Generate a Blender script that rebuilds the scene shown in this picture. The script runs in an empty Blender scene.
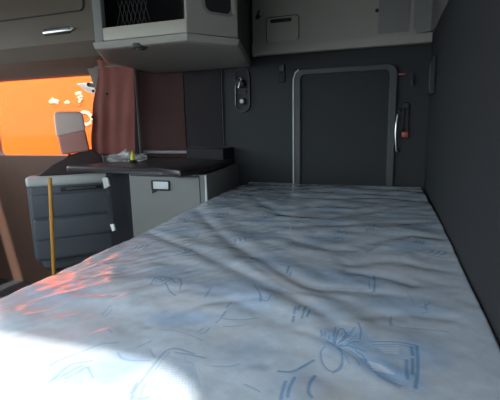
import bpy, bmesh, math, random
import numpy as np
from mathutils import Vector, Matrix
random.seed(4); rng = np.random.default_rng(7)
SC = bpy.context.scene
COL = SC.collection
PI = math.pi

# ------------------------------------------------------------------ camera
F_PX = 410.0
CAM = (0.0, 0.0, 1.26)
YAW, PITCH, ROLL = 0.33179467979416444, 0.18094786560291015, math.radians(1.2)
def basis():
    th, p, r = YAW, PITCH, ROLL
    Fw = Vector((-math.sin(th)*math.cos(p), math.cos(th)*math.cos(p), -math.sin(p)))
    R = Vector((math.cos(th), math.sin(th), 0)); U = R.cross(Fw)
    c, s = math.cos(r), math.sin(r)
    return c*R - s*U, s*R + c*U, Fw
RT, UP, FW = basis()
cd = bpy.data.cameras.new('camera'); cam = bpy.data.objects.new('camera', cd); COL.objects.link(cam)
cd.sensor_fit = 'HORIZONTAL'; cd.sensor_width = 36; cd.lens = F_PX*36/500; cd.clip_start = 0.01; cd.clip_end = 300
m = Matrix((RT, UP, -FW)).transposed().to_4x4(); m.translation = CAM
cam.matrix_world = m
SC.camera = cam
def ray(x, y): return FW + (x-250)/F_PX*RT + (200-y)/F_PX*UP
def on(ax, x, y, v):
    d = ray(x, y); t = (v-CAM[ax])/d[ax]; return Vector(CAM) + t*d
def PX(x, y, v): return on(0, x, y, v)
def PY(x, y, v): return on(1, x, y, v)
def PZ(x, y, v): return on(2, x, y, v)

# ------------------------------------------------------------------ materials
def mat(name, col, rough=0.6, metal=0.0, spec=0.5, bump=0.0, bscale=60, var=0.0, vscale=8, detail=4, coat=0):
    mt = bpy.data.materials.new(name); mt.use_nodes = True
    nt = mt.node_tree; b = nt.nodes['Principled BSDF']
    b.inputs['Base Color'].default_value = (*col, 1); b.inputs['Roughness'].default_value = rough
    b.inputs['Metallic'].default_value = metal; b.inputs['Specular IOR Level'].default_value = spec
    b.inputs['Coat Weight'].default_value = coat
    tc = nt.nodes.new('ShaderNodeTexCoord')
    n = nt.nodes.new('ShaderNodeTexNoise'); n.inputs['Scale'].default_value = vscale; n.inputs['Detail'].default_value = detail
    nt.links.new(tc.outputs['Object'], n.inputs['Vector'])
    mx = nt.nodes.new('ShaderNodeMix'); mx.data_type = 'RGBA'
    k = var if var else 0.06
    mx.inputs[6].default_value = (*[c*(1-k) for c in col], 1); mx.inputs[7].default_value = (*[min(1, c*(1+k)) for c in col], 1)
    nt.links.new(n.outputs['Fac'], mx.inputs[0]); nt.links.new(mx.outputs[2], b.inputs['Base Color'])
    if bump:
        n2 = nt.nodes.new('ShaderNodeTexNoise'); n2.inputs['Scale'].default_value = bscale; n2.inputs['Detail'].default_value = 3
        bp = nt.nodes.new('ShaderNodeBump'); bp.inputs['Strength'].default_value = bump; bp.inputs['Distance'].default_value = 0.004
        nt.links.new(tc.outputs['Object'], n2.inputs['Vector']); nt.links.new(n2.outputs['Fac'], bp.inputs['Height'])
        nt.links.new(bp.outputs['Normal'], b.inputs['Normal'])
    return mt
M = {}
M['wall'] = mat('charcoal_vinyl', (.0205,.0225,.0225), .7, spec=.3, bump=.25, bscale=220, var=.10)
M['wall_side'] = mat('charcoal_vinyl_side', (.019,.0205,.0215), .7, spec=.3, bump=.25, bscale=220, var=.10)
M['hatch'] = mat('hatch_panel_vinyl', (.0150,.0172,.0178), .7, spec=.3, bump=.2, bscale=160, var=.1)
M['frame'] = mat('hatch_frame_plastic', (.040,.043,.041), .5, spec=.3, bump=.1, bscale=200)
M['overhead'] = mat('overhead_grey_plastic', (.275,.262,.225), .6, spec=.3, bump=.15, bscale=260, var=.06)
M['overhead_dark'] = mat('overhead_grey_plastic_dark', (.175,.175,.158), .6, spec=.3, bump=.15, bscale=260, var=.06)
M['taupe'] = mat('veil_tinted_plastic', (.15,.125,.095), .6, spec=.3, bump=.15, bscale=260, var=.08)  # plastic browned to imitate the lens veil at upper left
M['taupe_red'] = mat('brown_trim', (.11,.060,.042), .6, spec=.3, bump=.15, bscale=260, var=.08)
M['lip'] = mat('lip_plastic', (.36,.34,.275), .5, bump=.1, bscale=200)
M['dark'] = mat('cubby_dark', (.012,.012,.012), .9, spec=.2, bump=.2, bscale=120)
M['black'] = mat('black_plastic', (.015,.015,.016), .5, spec=.3, bump=.1, bscale=250)
M['groove'] = mat('groove_rubber', (.03,.03,.03), .7)
M['curtain'] = mat('brown_curtain_red_glare', (.19,.070,.056), .9, spec=.1, bump=.4, bscale=400, var=.12)  # brown cloth with the reddish window glare mixed into its colour
M['panel_glare'] = mat('cloth_panel_red_glare', (.070,.035,.032), .9, spec=.15, bump=.4, bscale=400, var=.12, vscale=4)  # red lens glare put into the panel colour
M['panel_glare_dim'] = mat('cloth_panel_faded_glare', (.028,.024,.025), .9, spec=.15, bump=.4, bscale=400, var=.12, vscale=4)  # darker step where the painted glare dies away
M['counter'] = mat('counter_laminate', (.024,.020,.020), .33, spec=.4, bump=.06, bscale=300, var=.2)
M['cabinet'] = mat('cabinet_grey_plastic', (.165,.168,.155), .55, spec=.3, bump=.15, bscale=260, var=.07)
M['cabinet_dark'] = mat('cabinet_dark_panel', (.010,.010,.012), .8, spec=.2, bump=.15, bscale=260)
M['latch'] = mat('latch_light_plastic', (.50,.52,.50), .4)
M['chrome'] = mat('satin_metal', (.62,.62,.60), .28, 1.0)
M['rail'] = mat('grey_rail_plastic', (.33,.31,.31), .35)
M['block'] = mat('matte_black_block', (.014,.014,.015), .75, spec=.25)
M['seat'] = mat('seat_vinyl', (.080,.086,.095), .55, spec=.3, bump=.25, bscale=180, var=.08)
M['seat_light'] = mat('seat_bolster_vinyl', (.42,.43,.40), .5, bump=.2, bscale=180)
M['seat_brown'] = mat('seat_shoulder_vinyl', (.05,.032,.03), .6, spec=.2, bump=.2, bscale=180)
M['headrest_top'] = mat('headrest_cloth_flare_lift', (.62,.48,.42), .8, bump=.3, bscale=300)  # cloth colour lifted to include the flare veil
M['headrest_low'] = mat('headrest_cloth_flare_tint', (.46,.21,.17), .8, bump=.3, bscale=300)  # lower half carries the same veil in its tint
M['yellow'] = mat('yellow_plastic', (.42,.20,.03), .45)
M['lime'] = mat('lime_yellow_plastic', (.55,.50,.03), .4)
M['red'] = mat('red_plastic', (.32,.04,.025), .45)
M['white'] = mat('white_plastic', (.75,.75,.74), .5)
M['strap'] = mat('black_webbing', (.014,.014,.016), .85, bump=.5, bscale=600)
M['orange'] = mat('orange_trailer_paint', (.62,.078,.007), .85, spec=.08, var=.05, vscale=1.5)
M['mark'] = mat('white_paint_marks', (.55,.42,.25), .5)
M['mirror'] = mat('grey_mirror_shell', (.80,.80,.74), .5)
M['floor'] = mat('floor_rubber', (.05,.05,.055), .6, bump=.3, bscale=150)
M['asphalt'] = mat('asphalt', (.22,.21,.20), .9, bump=.5, bscale=40, var=.2, vscale=20)
M['bunk'] = mat('bunk_base_plastic', (.06,.063,.07), .6, bump=.15, bscale=200)
M['ceil'] = mat('headliner', (.30,.30,.28), .85, bump=.3, bscale=300)
# clear film for the bag, glass for the pane
def film(name, tint, gl, rough):
    mt = bpy.data.materials.new(name); mt.use_nodes = True; nt = mt.node_tree; nt.nodes.clear()
    o = nt.nodes.new('ShaderNodeOutputMaterial'); t = nt.nodes.new('ShaderNodeBsdfTransparent'); t.inputs[0].default_value = (*tint, 1)
    g = nt.nodes.new('ShaderNodeBsdfGlossy'); g.inputs['Roughness'].default_value = rough
    d = nt.nodes.new('ShaderNodeBsdfDiffuse'); d.inputs[0].default_value = (.75,.72,.70,1)
    a = nt.nodes.new('ShaderNodeMixShader'); a.inputs[0].default_value = gl[1]
    b = nt.nodes.new('ShaderNodeMixShader'); b.inputs[0].default_value = gl[0]
    nt.links.new(t.outputs[0], a.inputs[1]); nt.links.new(d.outputs[0], a.inputs[2])
    nt.links.new(a.outputs[0], b.inputs[1]); nt.links.new(g.outputs[0], b.inputs[2]); nt.links.new(b.outputs[0], o.inputs[0])
    return mt
M['glass'] = film('window_glass', (.97,.97,.95), (.004, .004), .02)
M['bag'] = film('clear_plastic_film', (.9,.9,.9), (.12, .30), .12)
M['smoked'] = mat('smoked_glass', (.02,.022,.022), .15, spec=.5)

# ------------------------------------------------------------------ helpers
def rootloc(o):
    v = Vector((0,0,0))
    while o: v += o.location; o = o.parent
    return v
def obj(name, bm, m, parent=None, smooth=True, local=False, origin=None):
    if parent is not None and not local: bmesh.ops.translate(bm, verts=bm.verts, vec=-rootloc(parent))
    loc = Vector((0,0,0))
    if parent is None:
        xs = [v.co for v in bm.verts]
        lo = Vector([min(c[i] for c in xs) for i in range(3)]); hi = Vector([max(c[i] for c in xs) for i in range(3)])
        loc = Vector(((lo.x+hi.x)/2, (lo.y+hi.y)/2, lo.z)); bmesh.ops.translate(bm, verts=bm.verts, vec=-loc)
    bmesh.ops.recalc_face_normals(bm, faces=bm.faces)
    me = bpy.data.meshes.new(name); bm.to_mesh(me); bm.free()
    for p in me.polygons: p.use_smooth = smooth
    if smooth:
        try: me.set_sharp_from_angle(angle=math.radians(38))
        except Exception: pass
    me.materials.append(m)
    o = bpy.data.objects.new(name, me); COL.objects.link(o); o.location = loc
    if parent is not None: o.parent = parent
    return o
def tag(o, label, cat, group=None):
    o['label'] = label; o['category'] = cat
    if group: o['group'] = group
    return o
def thing(name, label, cat, loc, rotz=0, group=None):
    o = bpy.data.objects.new(name, None); o.empty_display_size = .05; COL.objects.link(o)
    o.location = loc; o.rotation_euler = (0,0,rotz); return tag(o, label, cat, group)
def struct(name, bm, m, parent=None, smooth=True):
    o = obj(name, bm, m, parent, smooth); o['kind'] = 'structure'; return o
def bevel(bm, w, seg=2):
    if w: bmesh.ops.bevel(bm, geom=list(bm.edges), offset=w, segments=seg, affect='EDGES', clamp_overlap=True, profile=.5)
def bx(x0, x1, y0, y1, z0, z1, bv=0, seg=2):
    bm = bmesh.new(); bmesh.ops.create_cube(bm, size=1)
    for v in bm.verts:
        v.co = Vector((x0+(v.co.x+.5)*(x1-x0), y0+(v.co.y+.5)*(y1-y0), z0+(v.co.z+.5)*(z1-z0)))
    bevel(bm, bv, seg); return bm
def join(*bms):
    a = bms[0]
    for b in bms[1:]:
        me = bpy.data.meshes.new('tmp'); b.to_mesh(me); b.free(); a.from_mesh(me); bpy.data.meshes.remove(me)
    return a
def prism(pts, vec, bv=0, seg=2):
    """polygon (3D points) extruded along vec"""
    bm = bmesh.new(); vec = Vector(vec)
    a = [bm.verts.new(Vector(p)) for p in pts]; b = [bm.verts.new(Vector(p)+vec) for p in pts]; n = len(pts)
    bm.faces.new(a); bm.faces.new(list(reversed(b)))
    for i in range(n): bm.faces.new((a[i], b[i], b[(i+1)%n], a[(i+1)%n]))
    bevel(bm, bv, seg); return bm
def rrect(x0, x1, z0, z1, r, n=6):
    pts = []
    for cx, cz, a0 in ((x1-r, z1-r, 0), (x0+r, z1-r, 90), (x0+r, z0+r, 180), (x1-r, z0+r, 270)):
        for k in range(n+1):
            a = math.radians(a0+90*k/n); pts.append((cx+r*math.cos(a), cz+r*math.sin(a)))
    return pts
def ring(outer, inner, f0, vec, bv=0):
    """flat ring between two matched loops; f0 maps (u,v)->3D, extruded along vec"""
    bm = bmesh.new(); vec = Vector(vec); n = len(outer)
    L = [[bm.verts.new(Vector(f0(*p))+k*vec) for p in l] for k in (0,1) for l in (outer, inner)]
    for i in range(n):
        j = (i+1)%n
        bm.faces.new((L[0][i], L[0][j], L[1][j], L[1][i])); bm.faces.new((L[2][j], L[2][i], L[3][i], L[3][j]))
        bm.faces.new((L[0][j], L[0][i], L[2][i], L[2][j])); bm.faces.new((L[1][i], L[1][j], L[3][j], L[3][i]))
    return bm
def tube(pts, r, n=10, closed=False, flat=1.0):
    bm = bmesh.new(); pts = [Vector(p) for p in pts]; N = len(pts); rings = []
    for i, p in enumerate(pts):
        a = pts[(i-1)%N] if (closed or i) else p; b = pts[(i+1)%N] if (closed or i < N-1) else p
        t = (b-a).normalized(); ref = Vector((0,0,1)) if abs(t.z) < .9 else Vector((0,1,0))
        u = t.cross(ref).normalized(); w = u.cross(t)
        rr = r[i] if isinstance(r, (list, tuple)) else r
        rings.append([bm.verts.new(p+u*rr*math.cos(2*PI*k/n)+w*rr*flat*math.sin(2*PI*k/n)) for k in range(n)])
    for i in range(N if closed else N-1):
        A, B = rings[i], rings[(i+1)%N]
        for k in range(n): bm.faces.new((A[k], A[(k+1)%n], B[(k+1)%n], B[k]))
    if not closed: bm.faces.new(list(reversed(rings[0]))); bm.faces.new(rings[-1])
    return bm
def lathe(c, axis, prof, n=24):
    bm = bmesh.new(); ax = Vector(axis).normalized(); ref = Vector((0,0,1)) if abs(ax.z) < .9 else Vector((1,0,0))
    u = ax.cross(ref).normalized(); w = ax.cross(u); c = Vector(c); R = []
    for r, h in prof: R.append([bm.verts.new(c+ax*h+(u*math.cos(2*PI*k/n)+w*math.sin(2*PI*k/n))*max(r,1e-4)) for k in range(n)])
    for A, B in zip(R, R[1:]):
        for k in range(n): bm.faces.new((A[k], A[(k+1)%n], B[(k+1)%n], B[k]))
    bm.faces.new(list(reversed(R[0]))); bm.faces.new(R[-1]); return bm
def grid_bm(P):
    bm = bmesh.new(); V = [[bm.verts.new(p) for p in row] for row in P]
    for i in range(len(P)-1):
        for j in range(len(P[0])-1): bm.faces.new((V[i][j], V[i][j+1], V[i+1][j+1], V[i+1][j]))
    return bm
def soft(o, lv=2):
    s = o.modifiers.new('subdivision', 'SUBSURF'); s.levels = lv; s.render_levels = lv; return o

# ------------------------------------------------------------------ key planes
YB = 2.49      # far side wall of the sleeper
XR = 0.186     # rear wall of the cab
XL = -3.25     # windshield side
YF = -0.32     # near side wall
ZC = 2.30

# ------------------------------------------------------------------ setting
struct('floor', bx(XL, XR+.06, YF-.05, YB+.06, -.06, 0), M['floor'])
struct('ceiling', bx(XL, XR+.06, YF-.05, YB+.06, ZC, ZC+.05), M['ceil'])
struct('wall_right', bx(XR, XR+.06, YF-.05, YB+.06, 0, ZC), M['wall_side'])
struct('wall_back', bx(-1.98, XR, YB, YB+.06, 0, ZC), M['wall'])
fx = lambda Y: (lambda u, v: (u, Y, v))
# near wall with the big door window the sun comes through
WX0, WX1, WZ0, WZ1 = -2.6, -.345, .95, 1.775
XS = -.32
struct('wall_front', join(ring(rrect(XL, XS, 0, ZC, .001, 8), rrect(WX0, WX1, WZ0, WZ1, .2, 8), fx(YF-.05), (0,.05,0)),
    ring(rrect(XS, XR, 0, ZC, .001, 8), rrect(XS+.05, XR-.02, .90, 1.36, .05, 8), fx(YF-.05), (0,.05,0))), M['wall_side'], smooth=False)  # right-hand low opening added to bring sky light onto the bunk
# windshield side: dash below, header above, open between
struct('wall_left', join(bx(XL-.05, XL, YF-.05, YB+.06, 0, 1.2), bx(XL-.05, XL, YF-.05, YB+.06, 1.95, ZC)), M['wall_side'])
# passenger door with its window opening
dx0, dx1, dz0, dz1 = -3.02, -2.00, 1.06, 1.635
door = struct('door_1', ring(rrect(XL, -1.98, 0, ZC, .001, 6), rrect(dx0, dx1, dz0, dz1, .05, 6), fx(YB), (0,.06,0)), M['taupe_red'], smooth=False)
struct('window_1', prism([(x, YB+.028, z) for x, z in rrect(dx0, dx1, dz0, dz1, .05, 6)], (0,.004,0)), M['glass'], smooth=False)
# exterior ground
struct('ground', bx(-40, 30, -30, 40, -1.05, -1.0), M['asphalt'])

# cloth wall panels between curtain and the oval panel
def wpanel(name, x0, x1, m, zt=1.70, zb=1.0, th=.012):
    a = PY(x0, 100, YB-th).x; b = PY(x1, 100, YB-th).x
    return struct(name, bx(a, b, YB-th, YB, zb, zt, .004), m)
wpanel('trim_1', 139.5, 184, M['panel_glare'])
wpanel('trim_2', 185, 221, M['panel_glare_dim'])
# slim vertical trim strips
a = PY(222.3, 100, YB-.012).x; struct('trim_3', bx(a-.004, a+.004, YB-.016, YB, .9, 1.70, .002), M['groove'])
p = PY(137.6, 100, YB-.10)
struct('trim_4', tube([(p.x, p.y, 1.06), (p.x, p.y, 1.72)], .0095, 12), mat('mauve_pole', (.20,.125,.11), .5))
# light upper band of the rear wall
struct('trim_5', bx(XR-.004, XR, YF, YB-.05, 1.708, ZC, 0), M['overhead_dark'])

# ------------------------------------------------------------------ hatch in the far wall
L = PY(294, 120, YB-.02); Rr = PY(396.0, 120, YB-.02); T = PY(345, 66.3, YB-.02)
hx0, hx1, hz1, hz0 = L.x, Rr.x, T.z, .72
hd = bpy.data.objects.new('door_2', None); COL.objects.link(hd); hd.location = ((hx0+hx1)/2, YB, hz0); hd['kind'] = 'structure'
fr = obj('door_frame', ring(rrect(hx0, hx1, hz0, hz1, .05, 8), rrect(hx0+.042, hx1-.042, hz0+.03, hz1-.034, .028, 8), fx(YB-.024), (0,.024,0)), M['frame'], hd)
bv = fr.modifiers.new('bevel', 'BEVEL'); bv.width = .006; bv.segments = 2; bv.limit_method = 'ANGLE'
obj('door_panel', prism([(x, YB-.008, z) for x, z in rrect(hx0+.041, hx1-.041, hz0+.03, hz1-.033, .028, 8)], (0,.008,0)), M['hatch'], hd, smooth=False)
seal = [(x, YB-.020, z) for x, z in rrect(hx0-.004, hx1+.004, hz0, hz1+.004, .054, 8)]
i0 = [i for i, q in enumerate(seal) if q[0] < hx0+.02]
obj('door_seal', tube([(hx0-.003, YB-.024, .74), (hx0-.003, YB-.024, hz1-.055), (hx0+.010, YB-.024, hz1-.018), (hx0+.03, YB-.024, hz1-.004)], .0042, 8), M['latch'], hd)
# grab handle right of the hatch
q0 = PY(398.5, 111, YB-.04); q1 = PY(396.5, 151, YB-.04)
gh = thing('grab_handle', 'slim bowed pale metal grab handle beside the right edge of the dark hatch', 'handle', (q0.x, YB, q1.z))
pts = []
for k in range(13):
    t = k/12; pts.append(Vector(q0).lerp(q1, t) + Vector((-.010*math.sin(PI*t), -.012*math.sin(PI*t), 0)))
obj('grip', tube([pts[0]+Vector((.006,.04,.004))]+pts+[pts[-1]+Vector((.006,.04,-.004))], .0048, 10, flat=.8), M['chrome'], gh)
for q in (pts[0]+Vector((.006,.04,.004)), pts[-1]+Vector((.006,.04,-.004))):
    obj('mount', lathe(q, (0,-1,0), [(.012,0),(.012,.006),(.007,.010)], 14), M['black'], gh)
# red tipped restraint strap
q = PY(405, 134, YB-.02); qt = PY(406, 106, YB-.02)
rs = thing('restraint_strap', 'doubled black strap with red release buckle hanging right of the hatch', 'strap', (q.x, YB, q.z))
for s in (-1, 1):
    obj('webbing', tube([(q.x+s*.013, YB-.012, q.z+.005), (q.x+s*.013, YB-.014, (q.z+qt.z)/2), (q.x+s*.010, YB-.010, qt.z)], .006, 8, flat=.35), M['strap'], rs)
obj('buckle', bx(q.x-.019, q.x+.019, YB-.034, YB-.002, q.z-.020, q.z+.012, .006), M['red'], rs)
obj('anchor', lathe((q.x, YB, qt.z+.004), (0,-1,0), [(.018,0),(.018,.01),(.012,.016)], 18), M['black'], rs)
# red tab + black hook near hatch top
q = PY(402, 74, YB-.01)
tb = tag(obj('warning_tab', bx(q.x-.026, q.x+.020, YB-.012, YB, q.z-.005, q.z+.004, .002), M['red']), 'thin dull red tab on the dark wall by the top right hatch corner', 'tab')
q = PY(413, 80, YB-.02)
hk = thing('coat_hook', 'small black coat hook on the dark wall right of the hatch', 'hook', (q.x, YB, q.z-.03))
obj('back_plate', bx(q.x-.010, q.x+.010, YB-.006, YB, q.z-.035, q.z+.035, .003), M['black'], hk)
obj('prong', tube([(q.x, YB-.006, q.z+.01), (q.x, YB-.03, q.z-.02), (q.x, YB-.045, q.z-.018), (q.x, YB-.048, q.z+.002)], .005, 8), M['black'], hk)
# latch beneath overhead, left of hatch
q = PY(282, 73, YB-.01)
la = thing('wall_latch', 'small grey catch on the dark wall just left of the hatch top', 'latch', (q.x, YB, q.z-.05))
obj('base', bx(q.x-.020, q.x+.020, YB-.012, YB, q.z-.055, q.z+.03, .005), M['hatch'], la)
obj('catch', bx(q.x-.017, q.x+.017, YB-.024, YB-.008, q.z+.008, q.z+.05, .006), M['frame'], la)
# pale pocket on the rear wall
wp = thing('wall_pocket', 'narrow pale grey holder mounted high on the right-hand wall', 'pocket', (XR, 2.2, 1.36))
obj('holder', bx(XR-.022, XR, 2.14, 2.30, 1.385, 1.555, .008), M['wall'], wp)
obj('front_plate', bx(XR-.028, XR-.020, 2.15, 2.29, 1.395, 1.535, .004), M['frame'], wp)

# ------------------------------------------------------------------ oval light / knob panel
a = PY(234.3, 90, YB-.01); b = PY(250.2, 90, YB-.01); t = PY(242, 67, YB-.01); d = PY(242.5, 112.5, YB-.01)
op = thing('control_panel', 'oval black panel with reading lamp and round knob on the dark far wall', 'control panel', ((a.x+b.x)/2, YB, d.z))
cx = (a.x+b.x)/2; w = (b.x-a.x)/2
oval = rrect(cx-w, cx+w, d.z, t.z, w*.98, 10)
inner = rrect(cx-w*.78, cx+w*.78, d.z+.014, t.z-.014, w*.77, 10)
obj('bezel', ring(oval, inner, fx(YB-.018), (0,.018,0)), M['black'], op)
obj('face_plate', prism([(x, YB-.008, z) for x, z in inner], (0,.008,0)), M['wall'], op, smooth=False)
hgt = t.z-d.z
lz = d.z+hgt*.66
lp = obj('reading_lamp', lathe((cx, YB-.008, lz), (0,-1,-.25), [(.020,0),(.020,.022),(.026,.035),(.026,.05),(.020,.054)], 20), M['black'], op)
obj('lamp_arm', tube([(cx-.008, YB-.062, lz-.035), (cx+.006, YB-.066, lz-.005), (cx+.014, YB-.066, lz+.012), (cx+.008, YB-.066, lz+.024), (cx-.008, YB-.064, lz+.022)], .0042, 8), M['chrome'], lp)
obj('divider', bx(cx-.030, cx+.030, YB-.016, YB-.006, d.z+hgt*.43, d.z+hgt*.47, .002), M['black'], op)
kb = obj('knob', lathe((cx+.002, YB-.008, d.z+hgt*.25), (0,-1,0), [(.021,0),(.021,.014),(.017,.022)], 20), M['frame'], op)
obj('knob_cap', lathe((cx+.002, YB-.030, d.z+hgt*.25), (0,-1,0), [(.012,0),(.011,.004)], 16), M['latch'], kb)
obj('modelled_side_glint', tube([(cx-w*.80, YB-.019, d.z+.045), (cx-w*.80, YB-.019, d.z+hgt*.6)], .0025, 6), M['rail'], op)  # pale tube standing in for a glint on the oval's left side

# ------------------------------------------------------------------ overhead storage on far wall
yo = 2.42
def oh(x, y): q = PY(x, y, yo); return q
x0 = -.80; x1 = XR-.006
zb = oh(340, 49.5).z
prof = [(YB, zb+.012), (yo+.02, zb), (yo+.006, zb+.006), (yo, zb+.022), (yo+.004, zb+.060), (yo+.014, zb+.085), (yo+.014, ZC), (YB, ZC)]
ohs = thing('overhead_storage', 'long grey moulded overhead storage above the dark hatch', 'storage unit', ((x0+x1)/2, yo+.03, zb))
obj('body', prism([(x0, y, z) for y, z in prof], (x1-x0, 0, 0), 0), M['overhead'], ohs)
yf = yo+.012
a = oh(266.5, 42); b = oh(298, 14.5)
cv = obj('cover_panel', prism([(x, yf-.004, z) for x, z in rrect(a.x, b.x, a.z, b.z, .018, 6)], (0,.008,0), 0), M['overhead'], ohs)
obj('gasket', ring(rrect(a.x-.005, b.x+.005, a.z-.004, b.z+.005, .022, 6), rrect(a.x, b.x, a.z, b.z, .018, 6), fx(yf-.0015), (0,.004,0)), M['groove'], cv)
c = oh(270, 23); e = oh(291, 17)
obj('finger_slot', bx(c.x, e.x, yf-.007, yf, c.z, e.z, .003), M['black'], cv)
# recessed end compartment at the right
a = oh(378, 39); b = oh(411, -20)
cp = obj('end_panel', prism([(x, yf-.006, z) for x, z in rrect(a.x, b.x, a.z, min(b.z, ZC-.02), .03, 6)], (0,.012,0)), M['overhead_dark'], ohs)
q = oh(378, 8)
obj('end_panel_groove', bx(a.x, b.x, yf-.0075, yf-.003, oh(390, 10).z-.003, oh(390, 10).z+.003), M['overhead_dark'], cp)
obj('corner_cove', prism([(oh(414,20).x, yf+.002, zb+.09), (oh(414,20).x, yf+.002, ZC), (x1, yf+.002, ZC), (x1, yf-.30, ZC), (x1, yf-.30, zb+.10), (x1, yf-.06, zb+.02), (oh(422,20).x, yf-.012, zb+.02)][0:0] or
    [(oh(413,20).x, yf+.004, zb+.05), (x1-.012, yf-.05, zb+.05), (x1, yf-.12, zb+.05), (x1, yf+.004, zb+.05)], (0,0,ZC-zb-.051)), M['overhead_dark'], ohs)
q = oh(377, 10)
obj('lock_pin', lathe((q.x, yf, q.z), (0,-1,0), [(.009,0),(.009,.008),(.006,.012)], 14), M['black'], ohs)
q = oh(258.5, 16)
h2 = thing('coat_hook', 'tiny black slanted hook on the grey overhead storage near the corner cabinet', 'hook', (q.x, yf, q.z-.02))
obj('back_plate', lathe((q.x, yf, q.z), (0,-1,0), [(.009,0),(.009,.005)], 14), M['black'], h2)
obj('prong', tube([(q.x, yf-.005, q.z), (q.x-.004, yf-.022, q.z-.016), (q.x-.008, yf-.03, q.z-.014), (q.x+.010, yf-.032, q.z+.024)], .006, 8), M['black'], h2)

# ------------------------------------------------------------------ corner cabinet, upper left
ya = 1.60
zt = PY(187, 33, ya).z; zbt = PY(181, 42, ya).z
A = Vector((PY(93, 43, ya).x, ya)); B = Vector((PY(187, 33, ya).x, ya))
Cc = PZ(239, 39, zt); Cc = Vector((Cc.x, Cc.y)); D = Vector((-.825, 2.475)); E_ = Vector((-1.50, 2.475)); G = Vector((-1.47, 1.92))
cc = thing('corner_cabinet', 'grey angled overhead corner cabinet with open cubby and small dark window', 'cabinet', (-1.05, 2.0, zbt))
def foot(inset, z):
    P = [A, B, Cc, D, E_, G]; cen = sum(P, Vector((0,0)))/len(P)
    return [(p.x+(cen.x-p.x)*inset, min(p.y+(cen.y-p.y)*inset, 2.475), z) for p in P]
# tray-like rounded base
bm = bmesh.new(); levels = [(.0, zt), (.0, zt-.010), (.02, zbt+.006), (.05, zbt+.001), (.16, zbt+.004), (.35, zbt+.008)]
rings = [[bm.verts.new(p) for p in foot(i, z)] for i, z in levels]
for Ra, Rb in zip(rings, rings[1:]):
    for k in range(6): bm.faces.new((Ra[k], Ra[(k+1)%6], Rb[(k+1)%6], Rb[k]))
bm.faces.new(rings[0]); bm.faces.new(list(reversed(rings[-1])))
obj('base', bm, M['overhead'], cc)
# cubby facade along A-B
yc = ya+.006; zl0 = zt+.004; zl1 = PY(145, 23, yc).z
pl = PY(102.5, 30, yc).x; pr = PY(186, 25, yc).x
obj('lip', bx(pl, pr, yc, yc+.014, zl0, zl1, .003), M['lip'], cc)
obj('post', bx(A.x+.006, pl-.001, yc, yc+.03, zt-.002, ZC, .003), M['overhead_dark'], cc)
obj('post', bx(pr+.001, B.x-.002, yc, yc+.03, zt-.002, ZC, .003), M['overhead'], cc)
obj('cubby_liner', join(bx(A.x+.02, B.x-.03, 1.95, 1.96, zt, ZC), bx(A.x+.01, A.x+.02, yc+.02, 1.95, zt, ZC), bx(B.x-.04, B.x-.03, yc+.032, 1.95, zt, ZC), bx(A.x+.01, B.x-.03, yc+.02, 1.95, zt, zt+.006)), M['dark'], cc)
# net pocket inside the cubby
nb = None
for k in range(7):
    x = pl+.02+k*.022
    s = tube([(x, yc+.06, zl1-.03), (x+.07, yc+.065, zl1+.20)], .0016, 5); nb = s if nb is None else join(nb, s)
    s = tube([(x+.07, yc+.06, zl1-.03), (x, yc+.066, zl1+.20)], .0016, 5); nb = join(nb, s)
obj('cargo_net', nb, M['groove'], cc)
# angled face with the window
n2 = (Cc-B); ln = n2.length; n2.normalize(); out = Vector((n2.y, -n2.x))
def fbc(u, v, off=0): return (B.x+n2.x*u+out.x*off, B.y+n2.y*u+out.y*off, v)
wz0 = None
qa = on(0, 214, 16, 0)  # direction only
def face_uv(x, y):
    d = ray(x, y); nn = Vector((out.x, out.y, 0)); p0 = Vector((B.x, B.y, 0)) - nn*.004
    t = nn.dot(p0-Vector(CAM))/nn.dot(d); P = Vector(CAM)+t*d
    return (Vector((P.x, P.y))-B).dot(n2), P.z
u0, _ = face_uv(203, 5); u1, _ = face_uv(238, 5); _, wz0 = face_uv(222, 15)
obj('side_wall', ring(rrect(.004, ln-.004, zt+.004, ZC, .001, 6), rrect(u0, min(u1, ln-.02), wz0, ZC-.06, .035, 6), lambda u, v: fbc(u, v, -.004), (-out.x*.02, -out.y*.02, 0)), M['overhead'], cc)
wf = obj('window_trim', ring(rrect(u0-.004, min(u1, ln-.02)+.004, wz0-.004, ZC-.056, .039, 6), rrect(u0+.008, min(u1, ln-.02)-.012, wz0+.006, ZC-.066, .03, 6), lambda u, v: fbc(u, v, 0), (-out.x*.01, -out.y*.01, 0)), M['overhead_dark'], cc)
obj('window_pane', prism([fbc(u, v, -.010) for u, v in rrect(u0, min(u1, ln-.02), wz0, ZC-.06, .035, 6)], (-out.x*.004, -out.y*.004, 0)), M['smoked'], wf, smooth=False)
uu, _ = face_uv(237, 5)
obj('window_strip', prism([fbc(u, v, .004) for u, v in ((uu-.030, wz0+.01), (uu-.014, wz0+.01), (uu-.014, ZC-.08), (uu-.030, ZC-.08))], (-out.x*.008, -out.y*.008, 0)), M['lip'], wf, smooth=False)
# third face from C to the far wall, shade painted into its colour
obj('end_wall_painted_shade', prism([(Cc.x-.004, Cc.y+.004, zt), (Cc.x-.03, Cc.y+.004, zt), (D.x-.03, D.y, zt), (D.x, D.y, zt)], (0,0,ZC-zt)), M['frame'], cc)
# downlight underneath
q = PZ(140, 50, zbt-.010)
dl = obj('downlight', lathe((q.x, q.y, zbt+.004), (0,0,-1), [(.034,-.01),(.034,.006),(.026,.011),(.022,.008)], 24), M['frame'], cc)
obj('lens', lathe((q.x-.006, q.y, zbt-.003), (0,0,-1), [(.017,0),(.012,.006),(.004,.008)], 18), M['chrome'], dl)

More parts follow.
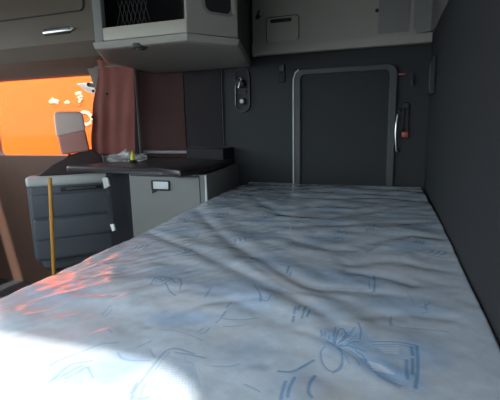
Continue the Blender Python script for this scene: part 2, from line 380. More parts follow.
# ------------------------------------------------------------------ overhead locker above the passenger door
lk = thing('overhead_locker', 'overhead locker tinted with painted brown haze with silver latch above the passenger window', 'locker', (-2.3, 2.3, 1.64))
z44 = PY(60, 43.5, 2.2).z; z60 = PY(60, 60, 2.33).z; z78 = PY(60, 77, 2.44).z
xr_ = -1.52; xl_ = XL+.01
def xprism(pts, bv=0): return prism([(xl_, y, z) for y, z in pts], (xr_-xl_, 0, 0), bv)
obj('body', xprism([(2.20, ZC), (2.20, z44), (2.23, z44-.012), (2.33, z60+.005), (2.49, z60+.005), (2.49, ZC)]), M['taupe'], lk)
obj('valance', xprism([(2.332, z60+.004), (2.36, z60-.03), (2.44, z78+.01), (2.486, z78+.01), (2.486, z60+.004)]), M['taupe_red'], lk)
a = PY(83.5, 9.5, 2.195)
dr = obj('locker_door', prism([(x, 2.19, z) for x, z in rrect(-2.75, a.x, a.z, ZC-.03, .03, 6)], (0,.012,0)), M['taupe'], lk)
obj('gasket', ring(rrect(-2.756, a.x+.007, a.z-.007, ZC-.026, .036, 6), rrect(-2.75, a.x, a.z, ZC-.03, .03, 6), fx(2.197), (0,.006,0)), M['groove'], dr)
a = PY(50, 30, 2.18); b = PY(72.5, 28, 2.18)
ht = obj('latch', bx(a.x-.06, b.x-.012, 2.176, 2.19, b.z-.016, b.z+.010, .006), M['chrome'], lk)
obj('latch_tip', prism([(b.x-.013, 2.178, b.z-.014), (b.x+.012, 2.178, b.z-.002), (b.x-.013, 2.178, b.z+.010)], (0,.01,0)), M['latch'], ht)
obj('latch_base', bx(a.x-.065, b.x-.03, 2.188, 2.202, b.z-.024, b.z+.016, .005), M['black'], lk)

# ------------------------------------------------------------------ curtain
yq = 2.30
def cpos(x, y): return PY(x, y, yq)
cl = [(95, 58), (98, 70), (97, 82), (95, 92), (92.5, 104), (92.5, 114), (93.5, 122), (91.5, 132), (91.5, 142), (93, 156)]
cr = [(134.5, 60), (134.6, 70), (134.7, 82), (134.8, 92), (135, 104), (135, 114), (135, 122), (135.2, 132), (135.3, 142), (135.6, 155)]
P = []
for (xa, ya_), (xb, yb_) in zip(cl, cr):
    row = []
    for k in range(61):
        t = k/60; q = cpos(xa, ya_).lerp(cpos(xb, yb_), t)
        q.y += .012*(1-t)**1.3*math.sin(t*2*PI*3.2+.9*math.sin(ya_*.03)) + .003*math.sin(t*21+ya_*.05)
        q.z = max(q.z, 1.066); row.append(q)
    P.append(row)
ct = thing('curtain', 'brown pleated curtain with painted red glare hanging between the passenger window and the counter', 'curtain', (-1.76, yq, 1.06))
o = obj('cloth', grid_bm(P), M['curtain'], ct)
s = o.modifiers.new('thickness', 'SOLIDIFY'); s.thickness = .004; soft(o, 1)
for x, y in ((94.5, 91), (93.5, 117), (108, 94)):
    q = cpos(x, y); obj('snap', lathe((q.x, q.y-.014, q.z), (0,-1,0), [(.008,-.006),(.008,.003),(.005,.006)], 12), M['black'], ct)
q0 = cpos(94, 58); q1 = cpos(135, 60); obj('rail', tube([(q0.x, yq, 1.648), (q1.x, yq, 1.648)], .008, 8), M['taupe'], ct)
# pillar trim left of curtain top
pts = [PY(83, 58, 2.40), PY(107, 57, 2.40), PY(108, 112, 2.40), PY(101, 112, 2.40), PY(96, 92, 2.40)]
struct('trim_6', prism(pts, (0, .085, 0), .004), M['taupe'])

# ------------------------------------------------------------------ counter
ZT = 1.055
def zt_(x, y): q = PZ(x, y, ZT); return (q.x, q.y)
fl = zt_(63, 166); f1 = zt_(160, 168); f2 = zt_(180, 171.3)
yb2 = YB-.014
pts = [(fl[0], fl[1]+.02), (fl[0]+.03, fl[1]), f1, f2, (-.885, 1.95), (-.915, 2.2), (-.955, yb2), (-1.74, yb2), (-1.74, 2.25), (-1.635, 2.12), (-1.65, 2.0)]
ctr = thing('counter', 'dark glossy counter top with bullnose edge and low metal rail at back', 'counter', (-1.3, 2.15, ZT-.034))
o = obj('worktop', prism([(x, y, ZT-.034) for x, y in pts], (0,0,.034), .012, 3), M['counter'], ctr)
a = PY(144, 152, yb2-.03); b = PY(203, 151.5, yb2-.03)
obj('back_rail', tube([(a.x, yb2-.03, a.z), (b.x, yb2-.03, a.z)], .0105, 12), M['rail'], ctr)
for x in (a.x+.03, b.x-.03): obj('rail_post', tube([(x, yb2-.03, ZT-.004), (x, yb2-.03, a.z)], .006, 8), M['black'], ctr)
a = PY(191, 147, yb2-.03); b = PY(232, 147, yb2-.03)
obj('end_block', prism([(a.x, yb2, ZT-.003), (b.x, yb2, ZT-.003), (b.x, yb2-.18, ZT-.003), (a.x, yb2-.10, ZT-.003)], (0,0,a.z-ZT), .003), M['block'], ctr)
b2 = PY(190, 146.5, yb2-.03)
obj('edge_trim', bx(a.x, b.x, yb2-.03, yb2-.02, a.z-.006, a.z+.001, .002), M['frame'], ctr)

# ------------------------------------------------------------------ lower cabinet
cyf = f1[1]+.03
lc = thing('lower_cabinet', 'grey moulded floor cabinet with latched drawer under the dark counter', 'cabinet', (-1.1, 2.1, 0))
cz = ZT-.036
xrf, xrb = -.868, -.925
xlf = PY(131, 200, cyf).x
body = [(xlf, cyf), (xrf-.035, cyf), (xrf-.01, cyf+.008), (xrf, cyf+.035), (xrb, yb2), (xlf, yb2)]
obj('body', prism([(x, y, 0) for x, y in body], (0,0,cz), 0), M['cabinet'], lc)
# moulded rim that wraps the counter at the right
rim = [(f1[0]+.02, cyf-.004), (xrf-.03, cyf-.008), (xrf+.003, cyf+.03), (xrb+.004, yb2-.004), (-.953, yb2-.004), (-.913, 2.2), (-.883, 1.96), (f2[0]+.01, f2[1]+.012)]
dz = PY(180, 177, cyf).z
dxr = PY(199.5, 176, cyf).x
df = obj('drawer_front', prism([(x, cyf-.008, z) for x, z in rrect(xlf+.012, dxr, .62, dz, .008, 3)], (0,.012,0)), M['cabinet'], lc)
obj('shadow_gap', bx(xlf+.01, dxr, cyf-.004, cyf+.001, dz, dz+.006), M['groove'], lc)
a = PY(152.5, 190, cyf-.008); b = PY(170, 180.5, cyf-.008)
lt = obj('latch_bezel', ring(rrect(a.x, b.x, a.z, b.z, .006, 4), rrect(a.x+.009, b.x-.007, a.z+.008, b.z-.006, .003, 4), fx(cyf-.018), (0,.012,0)), M['black'], df)
obj('latch_paddle', bx(a.x+.008, b.x-.006, cyf-.015, cyf-.007, a.z+.007, b.z-.005, .002), M['latch'], lt)
obj('latch_lip', prism([(a.x, cyf-.014, a.z-.018), (a.x+.03, cyf-.014, a.z-.006), (a.x+.03, cyf-.014, a.z), (a.x, cyf-.014, a.z)], (0,.008,0)), M['black'], df)
q = PY(205.5, 185, cyf)
obj('corner_bead', tube([(xrf-.004, cyf+.012, .6), (xrf-.004, cyf+.012, cz)], .006, 8), M['latch'], lc)
# dark knee panel left of the drawer
xk = PY(108, 200, cyf+.05).x
obj('knee_panel', prism([(xk, cyf+.05, 0), (xk+.05, cyf+.02, 0), (xlf-.05, cyf+.02, 0), (xlf-.001, cyf+.004, 0), (xlf-.001, yb2, 0), (xk, yb2, 0)], (0,0,cz)), M['cabinet_dark'], lc)
# seat belt hanging in the gap
q0 = PY(106, 182, 1.78); q1 = PY(112, 228, 1.78)
sb = thing('seat_belt', 'dark hanging seat belt with white buckle tongue beside the lower cabinet', 'seat belt', (q1.x, q1.y, q1.z-.03))
obj('webbing', tube([Vector((q0.x+.005, 1.86, ZT-.035)), q0+Vector((0,.02,.03)), q0+Vector((.012,-.004,-.06)), (q0+q1)/2+Vector((.01,-.006,0)), q1+Vector((0,0,.02))], .016, 10, flat=.22), M['strap'], sb)
obj('guide', prism([PY(102, 178, 1.775), PY(107.5, 177.5, 1.775), PY(109.5, 186, 1.775), PY(104, 189, 1.775)], (0,.012,0), .003), M['seat_light'], sb)
obj('tongue', prism([PY(109.8, 224.5, 1.775), PY(113.3, 224, 1.775), PY(115.2, 230.5, 1.775), PY(112, 231.5, 1.775)], (0,.010,0), .002), M['white'], sb)

# ------------------------------------------------------------------ bag and yellow item on the counter
q = PZ(124.5, 161.2, ZT)
bm = bmesh.new(); bmesh.ops.create_icosphere(bm, subdivisions=4, radius=1)
ca = PY(108, 155, q.y).x; cb = PY(143, 155, q.y).x
for v in bm.verts:
    d = v.co.normalized(); n = 1+.16*math.sin(7*d.x+3*d.y+1)+.12*math.sin(11*d.y-5*d.z)+.09*math.sin(17*d.x+13*d.z)+.05*math.sin(29*d.y+23*d.x)
    hz = .052*(1-.35*abs(d.x))
    v.co = Vector(((ca+cb)/2+d.x*(cb-ca)/2*.92*n, q.y+d.y*.06*n, ZT+.001+max(0, (d.z*.7+.42))*hz*n))
tag(obj('plastic_bag', bm, M['bag']), 'crumpled clear plastic bag lying on the dark counter', 'bag')
q = PZ(133, 160.5, ZT)
q = PZ(133, 163.0, ZT)
yb_ = thing('squeeze_bottle', 'tiny lime-yellow bottle with black base standing at the clear bag', 'bottle', (q.x, q.y, ZT))
c = (q.x, q.y, ZT+.001)
obj('base', lathe(c, (0,0,1), [(.030,0),(.028,.006),(.020,.014),(.012,.018)], 18), M['black'], yb_)
obj('neck', lathe((c[0], c[1], ZT+.016), (0,0,1), [(.012,0),(.013,.02),(.010,.034),(.007,.040)], 14), M['lime'], yb_)
obj('nozzle', lathe((c[0], c[1], ZT+.055), (0,0,1), [(.006,0),(.005,.014),(.002,.018)], 10), M['lime'], yb_)

# ------------------------------------------------------------------ passenger seat (turned away)
ang = math.radians(43)
st = thing('passenger_seat', 'dark grey passenger seat with pale bolster and headrest before the orange window', 'seat', (-1.795, 2.03, 0), ang)
def lobj(n, bm, m, lv=0, par=None):
    o = obj(n, bm, m, par or st, local=True)
    if lv: soft(o, lv)
    return o
lobj('backrest', bx(-.30, .215, .0, .13, .46, .985, .03, 3), M['seat'])
lobj('bolster', bx(-.30, .185, -.02, .05, .925, .985, .018, 3), M['seat_light'])
lobj('handle_recess', bx(-.12, .12, -.012, .01, .888, .914, .006), M['black'])
lobj('handle_bar', bx(-.09, .08, -.020, -.008, .896, .908, .004), M['seat'])
lobj('rear_cushion', bx(-.285, .165, -.020, .01, .735, .880, .014, 3), M['seat'])
lobj('rear_cushion', bx(-.285, .155, -.020, .01, .600, .728, .014, 3), M['seat'])
lobj('shoulder', prism([(-.28, .02, .97), (.145, .02, .97), (.135, .02, 1.09), (.08, .02, 1.135), (-.06, .02, 1.10), (-.15, .02, 1.03)], (0,.05,0), .012, 3), M['seat_brown'])
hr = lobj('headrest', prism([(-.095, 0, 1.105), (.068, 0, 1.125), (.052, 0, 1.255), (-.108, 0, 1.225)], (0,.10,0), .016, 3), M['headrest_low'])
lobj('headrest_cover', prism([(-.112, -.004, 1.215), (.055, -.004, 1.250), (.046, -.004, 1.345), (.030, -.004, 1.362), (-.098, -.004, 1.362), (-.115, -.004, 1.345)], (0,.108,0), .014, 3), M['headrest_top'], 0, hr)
for x in (-.05, .05): lobj('headrest_post', tube([(x, .05, 1.06), (x, .05, 1.14)], .008, 8), M['black'])
lobj('seat_cushion', bx(-.27, .16, .10, .44, .36, .50, .05, 3), M['seat'])
lobj('pedestal', bx(-.2, .16, .08, .42, 0, .37, .02), M['black'])
# yellow pole
ypb = PY(54, 275, 1.35); ypt = PY(49.8, 180, 1.35); dd = (ypt-ypb)
bot = ypb + dd*((0-ypb.z)/dd.z)
ypo = thing('broom_handle', 'thin yellow pole standing upright before the grey seat at the left', 'pole', (bot.x, bot.y, 0))
obj('shaft', tube([bot, ypt+dd*.02], .0085, 12), M['yellow'], ypo)
obj('foot_cap', lathe(bot, (0,0,1), [(.012,0),(.012,.05),(.010,.055)], 12), M['black'], ypo)

# ------------------------------------------------------------------ outside: orange trailer, mirror
YT = 4.7
tr = thing('trailer', 'bright orange sunlit trailer parked outside the passenger window', 'trailer', (-5, YT+1.2, -1))
obj('box', bx(-12, 2.5, YT, YT+2.4, .0, 3.2, .03), M['orange'], tr)
obj('skirt', bx(-11.5, 2, YT+.1, YT+2.3, -.45, .0, .02), M['black'], tr)
def wheel(x):
    w_ = obj('wheel', lathe((x, YT+.25, -.5), (0,-1,0), [(.2,-.25),(.48,-.24),(.5,-.18),(.5,.0),(.46,.05),(.3,.05),(.28,.0),(.1,.0),(.1,.05)], 32), M['black'], tr)
for x in (-10, -8.8, -1, .2): wheel(x)
def px_mark(pts, r):
    return tube([PY(x, y, YT-.006) for x, y in pts], r, 8, flat=1)
lp_ = [(81.5, 113.5), (84, 112), (88, 113), (91, 116), (92, 119.5), (90.5, 123), (87, 124.8), (83.5, 124.2), (81.5, 123.2)]
obj('painted_ring', px_mark(lp_, .022), M['mark'], tr)
obj('painted_figure', join(px_mark([(76.5, 94), (81, 92.8), (82.8, 96), (78, 97.5), (82.5, 99.8), (79.5, 101.5)], .024)), M['mark'], tr)
obj('painted_dash', join(px_mark([(50.5, 102), (55, 101), (59, 102.5)], .03), px_mark([(52, 100), (53, 97.5)], .012)), M['mark'], tr)
obj('painted_dash', px_mark([(65.5, 103), (68, 101.5), (69, 103.5)], .02), M['mark'], tr)
rows = [(77.5, 106.5), (81, 105)]; obj('painted_line', px_mark(rows, .009), M['red'], tr)
# mirror outside the glass
yM = 2.78
pts = [PY(75.5, 83.5, yM), PY(94, 82, yM), PY(96, 84, yM), PY(96, 94, yM), PY(91, 93.5, yM), PY(84, 90.5, yM)]
mr = thing('wing_mirror', 'grey wing-shaped outside mirror at the top right of the passenger window', 'mirror', (pts[3].x, yM, pts[3].z))
obj('shell', prism(pts, (0,.08,0), .01, 2), M['mirror'], mr)
q = PY(95, 88, yM); obj('arm', tube([(q.x-.02, yM+.04, q.z), (q.x+.10, yM-.04, q.z), (q.x+.14, YB+.05, q.z)], .016, 10), M['black'], mr)

# ------------------------------------------------------------------ bunk base + mattress
struct('trim_7', bx(-.80, XR-.004, YF+.03, YB-.015, 0, .715), M['bunk'])   # bunk base
exec_strokes = []
ZM = .90
def zp(x, y): q = PZ(x, y, ZM); return (q.x, q.y)
# ---- grid axes
def axis(segs):
    out = []
    for a, b, s in segs: out += list(np.arange(a, b-1e-6, s))
    return out
ys = np.array(axis([(-.27, .28, .012), (.28, .80, .0017), (.80, 1.1, .0026), (1.1, 1.5, .0036), (1.5, 2.44, .006)])+[2.445])
us = np.linspace(0, 1, 600)
r = .035
arc = [(r*math.sin(a), r*(1-math.cos(a))) for a in np.linspace(0, PI/2, 8)[1:]]
side = arc + [(r+.006, .06), (r+.010, .09), (r+.006, .13), (r-.004, .165), (r-.02, .18)]
left = [(-o, d) for o, d in reversed(side)]; r2 = .007
right = [(r2*math.sin(a), r2*(1-math.cos(a))) for a in np.linspace(0, PI/2, 8)[1:]] + [(r2, .06), (r2, .13), (r2-.005, .18)]
def xl_edge(y): return -.830 + r + np.interp(y, [-.3, 1.3, 1.8, 2.5], [0, 0, -.012, -.040]) + .006*np.sin(y*5.1)
def xr_edge(y): return XR - .002 - r2 - np.interp(y, [1.6, 2.5], [0, .016])
NU = len(us)+len(left)+len(right); NV = len(ys)+2*len(side)
Yv = np.concatenate([[ys[0]-o for o, d in reversed(side)], ys, [ys[-1]+o*.9 for o, d in side]])
Dv = np.concatenate([[d for o, d in reversed(side)], np.zeros(len(ys)), [d for o, d in side]])
Xo = np.concatenate([[o for o, d in left], np.zeros(len(us)), [o for o, d in right]])
Du = np.concatenate([[d for o, d in left], np.zeros(len(us)), [d for o, d in right]])
Uv = np.concatenate([np.zeros(len(left)), us, np.ones(len(right))])
YY = np.repeat(Yv[:, None], NU, 1); yc_ = np.clip(YY, ys[0], ys[-1])
XX = xl_edge(yc_)*(1-Uv)[None, :] + xr_edge(yc_)*Uv[None, :] + Xo[None, :]
DD = np.maximum(np.repeat(Dv[:, None], NU, 1), np.repeat(Du[None, :], NV, 0))
# ---- value noise
def vnoise(x, y, seed):
    g = np.random.default_rng(seed).random((64, 64))
    xi = np.floor(x).astype(int); yi = np.floor(y).astype(int); fx_ = x-xi; fy_ = y-yi
    sx = fx_*fx_*fx_*(fx_*(fx_*6-15)+10); sy = fy_*fy_*fy_*(fy_*(fy_*6-15)+10)
    G = lambda a, b: g[a % 64, b % 64]
    return (G(xi, yi)*(1-sx)+G(xi+1, yi)*sx)*(1-sy)+(G(xi, yi+1)*(1-sx)+G(xi+1, yi+1)*sx)*sy - .5
def segdist(px, py, pts):
    """distance of grid to polyline, limited"""
    best = np.full(px.shape, 9.0)
    for (ax, ay), (bx_, by_) in zip(pts, pts[1:]):
        dx, dy = bx_-ax, by_-ay; L2 = dx*dx+dy*dy+1e-12
        t = np.clip(((px-ax)*dx+(py-ay)*dy)/L2, 0, 1)
        best = np.minimum(best, np.hypot(px-ax-t*dx, py-ay-t*dy))
    return best
def near(pts, pad):
    xs = [p[0] for p in pts]; yy = [p[1] for p in pts]
    j = np.where((Yv > min(yy)-pad) & (Yv < max(yy)+pad))[0]
    if len(j) == 0: return None
    i = np.where((XX[j[len(j)//2]] > min(xs)-pad-.02) & (XX[j[len(j)//2]] < max(xs)+pad+.02))[0]
    if len(i) == 0: return None
    return slice(j[0], j[-1]+1), slice(i[0], i[-1]+1)
def smooth_poly(pts, n=6):
    if len(pts) < 3: return pts
    P = [Vector(p).to_2d() if len(p) > 2 else Vector(p) for p in pts]; out = []
    for i in range(len(P)-1):
        p0, p1, p2, p3 = P[max(i-1,0)], P[i], P[i+1], P[min(i+2, len(P)-1)]
        for k in range(n):
            t = k/n; out.append(tuple(.5*((2*p1)+(-p0+p2)*t+(2*p0-5*p1+4*p2-p3)*t*t+(-p0+3*p1-3*p2+p3)*t**3)))
    out.append(tuple(P[-1])); return out
# ---- height: soft lumps + long wrinkles + creases
H = .020*vnoise(XX*3.1+5, YY*2.2+3, 1) + .016*vnoise((XX+.35*YY)*5.5+9, (YY-.2*XX)*7.0+2, 2) + .007*vnoise((XX-.3*YY)*13+1, (YY+.3*XX)*17, 3)
H += .0018*vnoise(XX*34, YY*40, 5) + .0034*vnoise((XX-.7*YY)*46, (YY+.7*XX)*13+3, 9)*np.clip((-.25-XX)/.4, .25, 1)
far = np.clip((YY-1.0)/1.2, 0, 1)
H += far*.012*(vnoise(XX*4.2+20, YY*11+4, 6)+.6*vnoise(XX*8+20, YY*17+4, 8))
creases = [  # photographed valleys, laid on the mattress plane: points, half width (m), depth (m)
 ([(150,232),(185,246),(225,266),(270,287),(310,306),(338,324)], .022, .013),
 ([(190,206),(220,232),(250,254),(300,284),(340,288),(382,291)], .024, .014),
 ([(250,264),(290,289),(345,299)], .014, .006),
 ([(262,205),(292,215),(340,215),(402,205)], .03, .012),
 ([(350,263),(392,260),(449,269)], .022, .009),
 ([(350,271),(385,275),(412,283)], .018, .010),
 ([(248,196),(276,208),(312,205)], .03, .012),
 ([(298,240),(340,249),(402,236),(440,238)], .026, .011),
 ([(150,324),(180,312),(214,303),(262,300)], .012, .006),
 ([(206,398),(226,376),(244,364),(262,362)], .014, .006),
 ([(140,300),(170,292),(215,296),(255,310)], .016, .005),
 ([(72,290),(110,292),(150,285)], .016, .006),
 ([(52,300),(80,294),(118,296)], .012, .005),
 ([(60,270),(92,262),(128,243)], .016, .007),
 ([(230,200),(262,190),(330,188)], .03, .010),
 ([(330,198),(380,197),(415,200)], .03, .010),
 ([(300,226),(350,224),(420,222)], .026, .009),
 ([(350,318),(400,312),(449,316)], .016, .006),
 ([(300,330),(340,345),(400,380)], .010, .004),
]
for pts, w_, dp in creases:
    pl_ = smooth_poly([zp(*p) for p in pts]); sl = near(pl_, .12)
    if sl is None: continue
    d_ = segdist(XX[sl], YY[sl], pl_); dp *= .40; H[sl] -= dp*np.exp(-(d_/w_)**2); H[sl] += dp*.55*np.exp(-((d_-1.9*w_)/(1.3*w_))**2)
# slight crown of the left far part and sagging left near edge
H += .035*np.exp(-((XX+.74)/.22)**2-((YY-1.85)/.45)**2)
H -= .022*np.exp(-((XX+.86)/.15)**2)*np.clip((1.35-YY)/.5, 0, 1)
fade = np.clip(1-DD/.05, 0, 1)
ZZ = ZM + .43*H*fade - DD
# ---- print
S = np.zeros(XX.shape); BL = np.zeros(XX.shape); CR = np.zeros(XX.shape)
WX = XX + .004*vnoise(XX*25, YY*25, 21); WY = YY + .004*vnoise(XX*25+7, YY*25, 22)
def stroke(pts, w_, a=1.0, px=True, sm=True):
    pl_ = [zp(*p) for p in pts] if px else pts
    if sm: pl_ = smooth_poly(pl_, 5)
    sl = near(pl_, .03)
    if sl is None: return
    d_ = segdist(XX[sl], YY[sl], pl_); S[sl] = np.maximum(S[sl], a*np.clip(1.5-d_/w_, 0, 1))
def patch(x, y, rx, ry, a=1., rot=0, arr=None, px=True):
    arr = BL if arr is None else arr
    cx_, cy_ = zp(x, y) if px else (x, y); c_, s_ = math.cos(rot), math.sin(rot)
    dx = XX-cx_; dy = YY-cy_; e = ((dx*c_+dy*s_)/rx)**2+((-dx*s_+dy*c_)/ry)**2
    arr[:] = np.maximum(arr, a*np.exp(-e*e))
def dots(quad, n1, n2, w_, a=.8):
    Q = [Vector(zp(*p)) for p in quad]
    for i in range(n1):
        for j in range(n2):
            u, v = (i+.5)/n1, (j+.5)/n2
            p = (Q[0]*(1-u)+Q[1]*u)*(1-v)+(Q[3]*(1-u)+Q[2]*u)*v
            stroke([tuple(p), (p.x+.0006, p.y)], w_, a, px=False, sm=False)
# big flower near (345,342)
FL = [
 [(335,345),(337,335),(341,328),(345,331),(345,338),(340,345)], [(335,345),(334,336),(336,327)], [(338,340),(342,333)], [(340,342),(344,336)],
 [(335,345),(328,340),(321,332)], [(329,340),(329,336)], [(326,337),(325,332)], [(322,336),(321,330)],
 [(336,344),(344,339),(350,334),(355,328)], [(344,340),(349,341)], [(350,336),(356,336)], [(347,336),(347,332)],
 [(337,346),(347,345),(357,347),(365,350)], [(337,346),(346,350),(354,356),(360,363)], [(346,345),(352,342),(359,341)],
 [(340,348),(346,355),(350,362)], [(352,350),(358,353),(363,359)], [(356,350),(363,354),(366,361)],
 [(325,346),(321,351),(323,361),(330,368),(337,367),(342,361),(342,352),(338,347)][::1], [(333,370),(341,366),(343,358)],
 [(360,339),(361,330),(358,323)], [(362,334),(360,327)]]
for k_, s_ in enumerate(FL): stroke(s_, .0013, .45 if k_ in (15, 16) else .85)
# framed lattice right of the flower
stroke([(372,341),(395,341),(413,343),(418,344)], .0018, .7); stroke([(374,343.5),(398,343.5),(411,346)], .0012, .6)
for s_ in ([(407,358),(407,366),(408,377)], [(417,344),(418,356),(418,370),(416,386)], [(413,357),(413,372)], [(412,345),(413,353)]): stroke(s_, .0026, .9)
stroke([(366,357),(372,366),(378,372),(392,380),(402,384)], .0016, .7); stroke([(378,374),(390,381),(400,386)], .0014, .6)
stroke([(392,345),(394,335),(390,330)][0:0] or [(391,313),(392,322),(399,325),(420,326),(449,329)], .0015, .6); stroke([(390,318),(391,324)], .0022, .6)
# bold ticks low centre
for s_ in ([(286,380),(283,390),(281,399)], [(295,376),(290,386),(288,396)], [(315,373),(310,382),(309,391),(312,396)], [(279,370),(292,370),(304,364),(314,358)]): stroke(s_, .0024, .85)
for s_ in ([(296,308),(294,314)], [(306,306),(302,318)], [(310,310),(307,317)], [(294,316),(293,321)], [(300,306),(298,311)]): stroke(s_, .0022, .85)
stroke([(277,264),(285,267),(292,268)], .0017, .8); stroke([(289,268),(287,274)], .0026, .9); stroke([(291,273),(290,276)], .002, .8); stroke([(272,262),(276,258),(282,257)], .0012, .5)
stroke([(254,286),(258,293),(262,300)], .0015, .7); stroke([(262,302),(268,303),(271,298)], .0013, .8); stroke([(260,296),(261,303)], .002, .8); stroke([(268,297),(274,298)], .0016, .7); stroke([(276,289),(286,293),(294,295)], .0014, .6); stroke([(286,301),(296,303),(306,308)], .0013, .5)
# framed box at right mid
stroke([(315,289),(340,289),(365,291),(374,289)], .0015, .6); stroke([(374,273),(375,281),(374,289)], .0024, .8); stroke([(369,279),(370,287)], .002, .6); stroke([(318,286),(345,286),(368,287)], .0012, .4)
stroke([(346,265),(372,263)], .0015, .4); stroke([(425,302),(427,307)], .002, .7); stroke([(420,304),(424,305),(430,301)], .0014, .7); stroke([(422,310),(428,309)], .0014, .6); stroke([(398,285),(406,290),(414,300)], .0012, .4)
# mid left oval motif (165,280)
for s_ in ([(151,285),(156,279),(165,277),(174,280)], [(152,286),(160,287),(168,283),(172,279)], [(155,283),(160,280),(163,283),(167,280)], [(166,285),(170,292),(176,297)], [(180,279),(182,285),(180,291)], [(172,281),(176,284)]): stroke(s_, .0017, .8)
# dashes mid
for s_ in ([(205,299),(209,294),(211,290)], [(221,318),(225,312)], [(231,303),(227,308)], [(200,332),(206,330),(210,326)], [(198,330),(203,327)], [(216,322),(223,316),(227,311)], [(222,318),(240,319),(258,317)], [(224,325),(236,325),(244,324)], [(102,313),(107,308),(111,305)], [(105,315),(112,308)], [(52,290),(58,286)], [(55,288),(60,287)]): stroke(s_, .0017, .6)
stroke([(212,365),(228,365),(240,362)], .0014, .5); stroke([(244,383),(254,387),(260,390)], .0014, .6); stroke([(176,352),(190,354),(206,357)], .0018, .6); stroke([(160,328),(180,330),(203,339)], .0013, .5)
# sunlit corner: quilt frame with dotted lattice, leaf
stroke([(131,400),(136,388),(147,374),(160,357),(168,349),(178,348),(194,353)], .0022, .6); stroke([(140,400),(143,388),(152,375),(164,358),(170,352)], .0016, .45); stroke([(131,392),(137,399),(150,396)], .002, .5); stroke([(137,382),(131,394)], .0018, .6)
dots([(146,390),(168,354),(194,362),(202,386)], 15, 15, .0013, .5)
for s_ in ([(50,382),(57,376),(63,370),(72,364),(84,361),(92,360)], [(62,376),(72,370),(82,365)], [(66,378),(78,372),(86,366)], [(88,366),(93,376)], [(50,366),(60,360),(80,352),(100,344),(118,342)], [(136,346),(146,342),(152,339)], [(150,348),(155,357)], [(108,328),(112,332)], [(118,352),(125,358),(150,360)]): stroke(s_, .0019, .5)
# far rows of small motifs
def motif(cx_, cy_, sc, rot, kind):
    c_, s_ = math.cos(rot), math.sin(rot)
    T = lambda pts: [(cx_+sc*(x*c_-y*s_), cy_+sc*(x*s_+y*c_)) for x, y in pts]
    if kind == 0:
        for k in range(3): stroke(T([(-.4+.3*k,-.3),(-.3+.3*k,0),(-.28+.3*k,.35)]), .0028, .8, px=False)
        stroke(T([(-.7,-.5),(0,-.55),(.7,-.5)]), .0022, .6, px=False)
    elif kind == 1:
        for k in range(5):
            a_ = k*.55-1.1; stroke(T([(0,0),(.35*math.sin(a_-.15),.35*math.cos(a_)),(.75*math.sin(a_),.75*math.cos(a_))]), .0024, .8, px=False)
        stroke(T([(-.4,-.1),(-.2,-.5),(.25,-.5),(.4,-.1)]), .0022, .6, px=False)
    else:
        stroke(T([(-.8,-.4),(.8,-.4),(.8,.4)]), .0026, .6, px=False, sm=False); stroke(T([(-.65,-.25),(.65,-.25),(.65,.3)]), .002, .5, px=False, sm=False)
for j, yv in enumerate(np.arange(1.02, 2.4, .17)):
    for i, xv in enumerate(np.arange(-.72, .1, .19)):
        if yv < 1.15 and -.35 < xv: continue
        motif(xv+.09*(j % 2)+rng.uniform(-.02,.02), yv+rng.uniform(-.02,.02), .055, rng.uniform(-.6,.6)+(i % 2)*.8, (i+2*j) % 3)
for x, y in ((296,222),(312,232),(272,231),(338,238),(420,242),(370,230),(120,268),(104,262)):
    q = zp(x, y); motif(q[0], q[1], .035, rng.uniform(-.5,.5), rng.integers(0,2))
# woven tints: pale blue fields and cream fields
for x, y, rx, ry, a_, ro in ((385,368,.060,.028,.9,-.5),(388,350,.035,.025,.7,0),(350,342,.05,.05,.8,0),(345,277,.12,.05,.6,0),(232,290,.10,.06,.45,.3),(270,262,.08,.06,.5,0),(404,303,.09,.05,.5,0),(120,365,.05,.045,.55,.6),(75,374,.05,.03,.4,.4),(60,290,.09,.08,.4,0),(180,318,.07,.03,.6,.3),(170,275,.08,.06,.4,0),(255,300,.05,.06,.5,0),(420,350,.05,.05,.5,0),(330,310,.05,.05,.3,0),(250,350,.05,.06,.3,.6),(300,385,.05,.04,.3,0)):
    patch(x, y, rx, ry, a_, ro)
for yv in np.arange(1.25, 2.4, .23):
    for xv in np.arange(-.7, .1, .26): patch(xv+rng.uniform(-.06,.06), yv, .08, .05, .45, rng.uniform(-1,1), px=False)
for x, y, rx, ry, a_ in ((325,392,.045,.03,.8),(185,300,.08,.05,.4),(285,282,.06,.03,.5),(235,334,.035,.03,.5),(300,300,.04,.02,.5),(390,265,.10,.05,.4)):
    patch(x, y, rx, ry, a_, arr=CR)
LT = np.zeros(XX.shape); S_keep = S; S = LT
for s_ in ([(341,331),(339,338),(336,344)], [(344,334),(340,340)], [(338,346),(350,348),(362,356)], [(340,346),(350,353),(357,361)], [(338,344),(346,341),(353,336)], [(330,341),(324,336)]): stroke(s_, .0012, .7)
dots([(378,346),(399,346.5),(398,352.5),(385,352.5)], 9, 3, .0017, .9); dots([(367,359),(380,363),(396,373),(373,368.5)], 10, 4, .0017, .9)
S = S_keep
base = np.array([.69,.755,.82]); blue = np.array([.37,.55,.78]); ink = np.array([.15,.38,.66]); cream = np.array([.80,.73,.69])
tx = (1+.10*vnoise(XX*90, YY*90, 31))[..., None]
Cc_ = base*tx
Cc_ = Cc_*(1-.7*CR[..., None]) + cream*.7*CR[..., None]
Cc_ = Cc_*(1-BL[..., None]) + blue*BL[..., None]*tx
Cc_ = Cc_*(1-.85*S[..., None]) + ink*.85*S[..., None]
Cc_ = Cc_*(1-LT[..., None]) + np.array([.80,.84,.88])*LT[..., None]
ZZ -= .0003*S*fade
verts = np.stack([XX, YY, ZZ], -1).reshape(-1, 3)
ii = np.arange(NV*NU).reshape(NV, NU)
quads = np.stack([ii[:-1,:-1], ii[:-1,1:], ii[1:,1:], ii[1:,:-1]], -1).reshape(-1, 4)
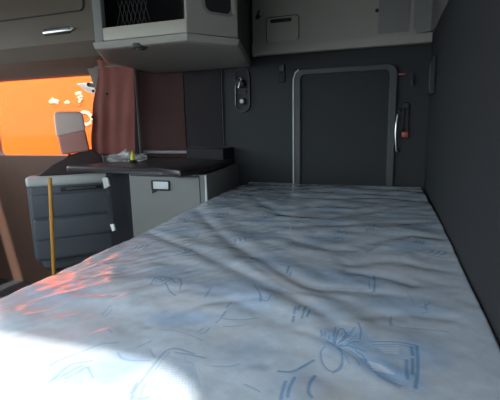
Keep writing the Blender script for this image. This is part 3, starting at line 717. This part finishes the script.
mo = Vector(((XX.min()+XX.max())/2, (YY.min()+YY.max())/2, float(ZZ.min())))
verts = verts - np.array(mo)
me = bpy.data.meshes.new('mattress')
me.vertices.add(len(verts)); me.vertices.foreach_set('co', verts.astype(np.float32).ravel())
me.loops.add(quads.size); me.loops.foreach_set('vertex_index', quads.astype(np.int32).ravel())
me.polygons.add(len(quads)); me.polygons.foreach_set('loop_start', np.arange(0, quads.size, 4, dtype=np.int32))
me.update(calc_edges=True); me.polygons.foreach_set('use_smooth', np.ones(len(quads), dtype=bool))
ca_ = me.color_attributes.new('print', 'FLOAT_COLOR', 'POINT')
ca_.data.foreach_set('color', np.concatenate([Cc_.reshape(-1, 3), np.ones((len(verts), 1))], 1).astype(np.float32).ravel())
me.validate()
mm = mat('mattress_ticking', (.7,.7,.72), .24, coat=1.0, spec=.5, bump=.12, bscale=420)
nt = mm.node_tree; at_ = nt.nodes.new('ShaderNodeAttribute'); at_.attribute_name = 'print'
b_ = nt.nodes['Principled BSDF']; b_.inputs['Coat Roughness'].default_value = .07; b_.inputs['Coat IOR'].default_value = 1.75; nt.links.new(at_.outputs['Color'], b_.inputs['Base Color'])
me.materials.append(mm)
mo_ = bpy.data.objects.new('mattress', me); COL.objects.link(mo_); mo_.location = mo
tag(mo_, 'white quilted mattress printed with pale blue flowers filling the bunk', 'mattress')

# ------------------------------------------------------------------ light
SUN_E = 4.2
sd = Vector((.20, 1.0, -1.0)).normalized()
sl = bpy.data.lights.new('sun', 'SUN'); sl.energy = SUN_E; sl.angle = math.radians(1.1); sl.color = (1, .96, .90)
so = bpy.data.objects.new('sun', sl); COL.objects.link(so); so.rotation_euler = sd.to_track_quat('-Z', 'Y').to_euler(); so.location = (0,-5,6)
wd = bpy.data.worlds.new('sky'); SC.world = wd; wd.use_nodes = True
nt = wd.node_tree; bg = nt.nodes['Background']
sk = nt.nodes.new('ShaderNodeTexSky'); sk.sky_type = 'HOSEK_WILKIE'; sk.turbidity = 5; sk.sun_direction = (-sd).normalized()
bg.inputs['Color'].default_value = (.76, .89, 1.0, 1); bg.inputs['Strength'].default_value = 4.8
SC.view_settings.view_transform = 'Standard'; SC.view_settings.look = 'None'; SC.view_settings.gamma = 1; SC.view_settings.use_curve_mapping = False
SC.view_settings.exposure = 0.55
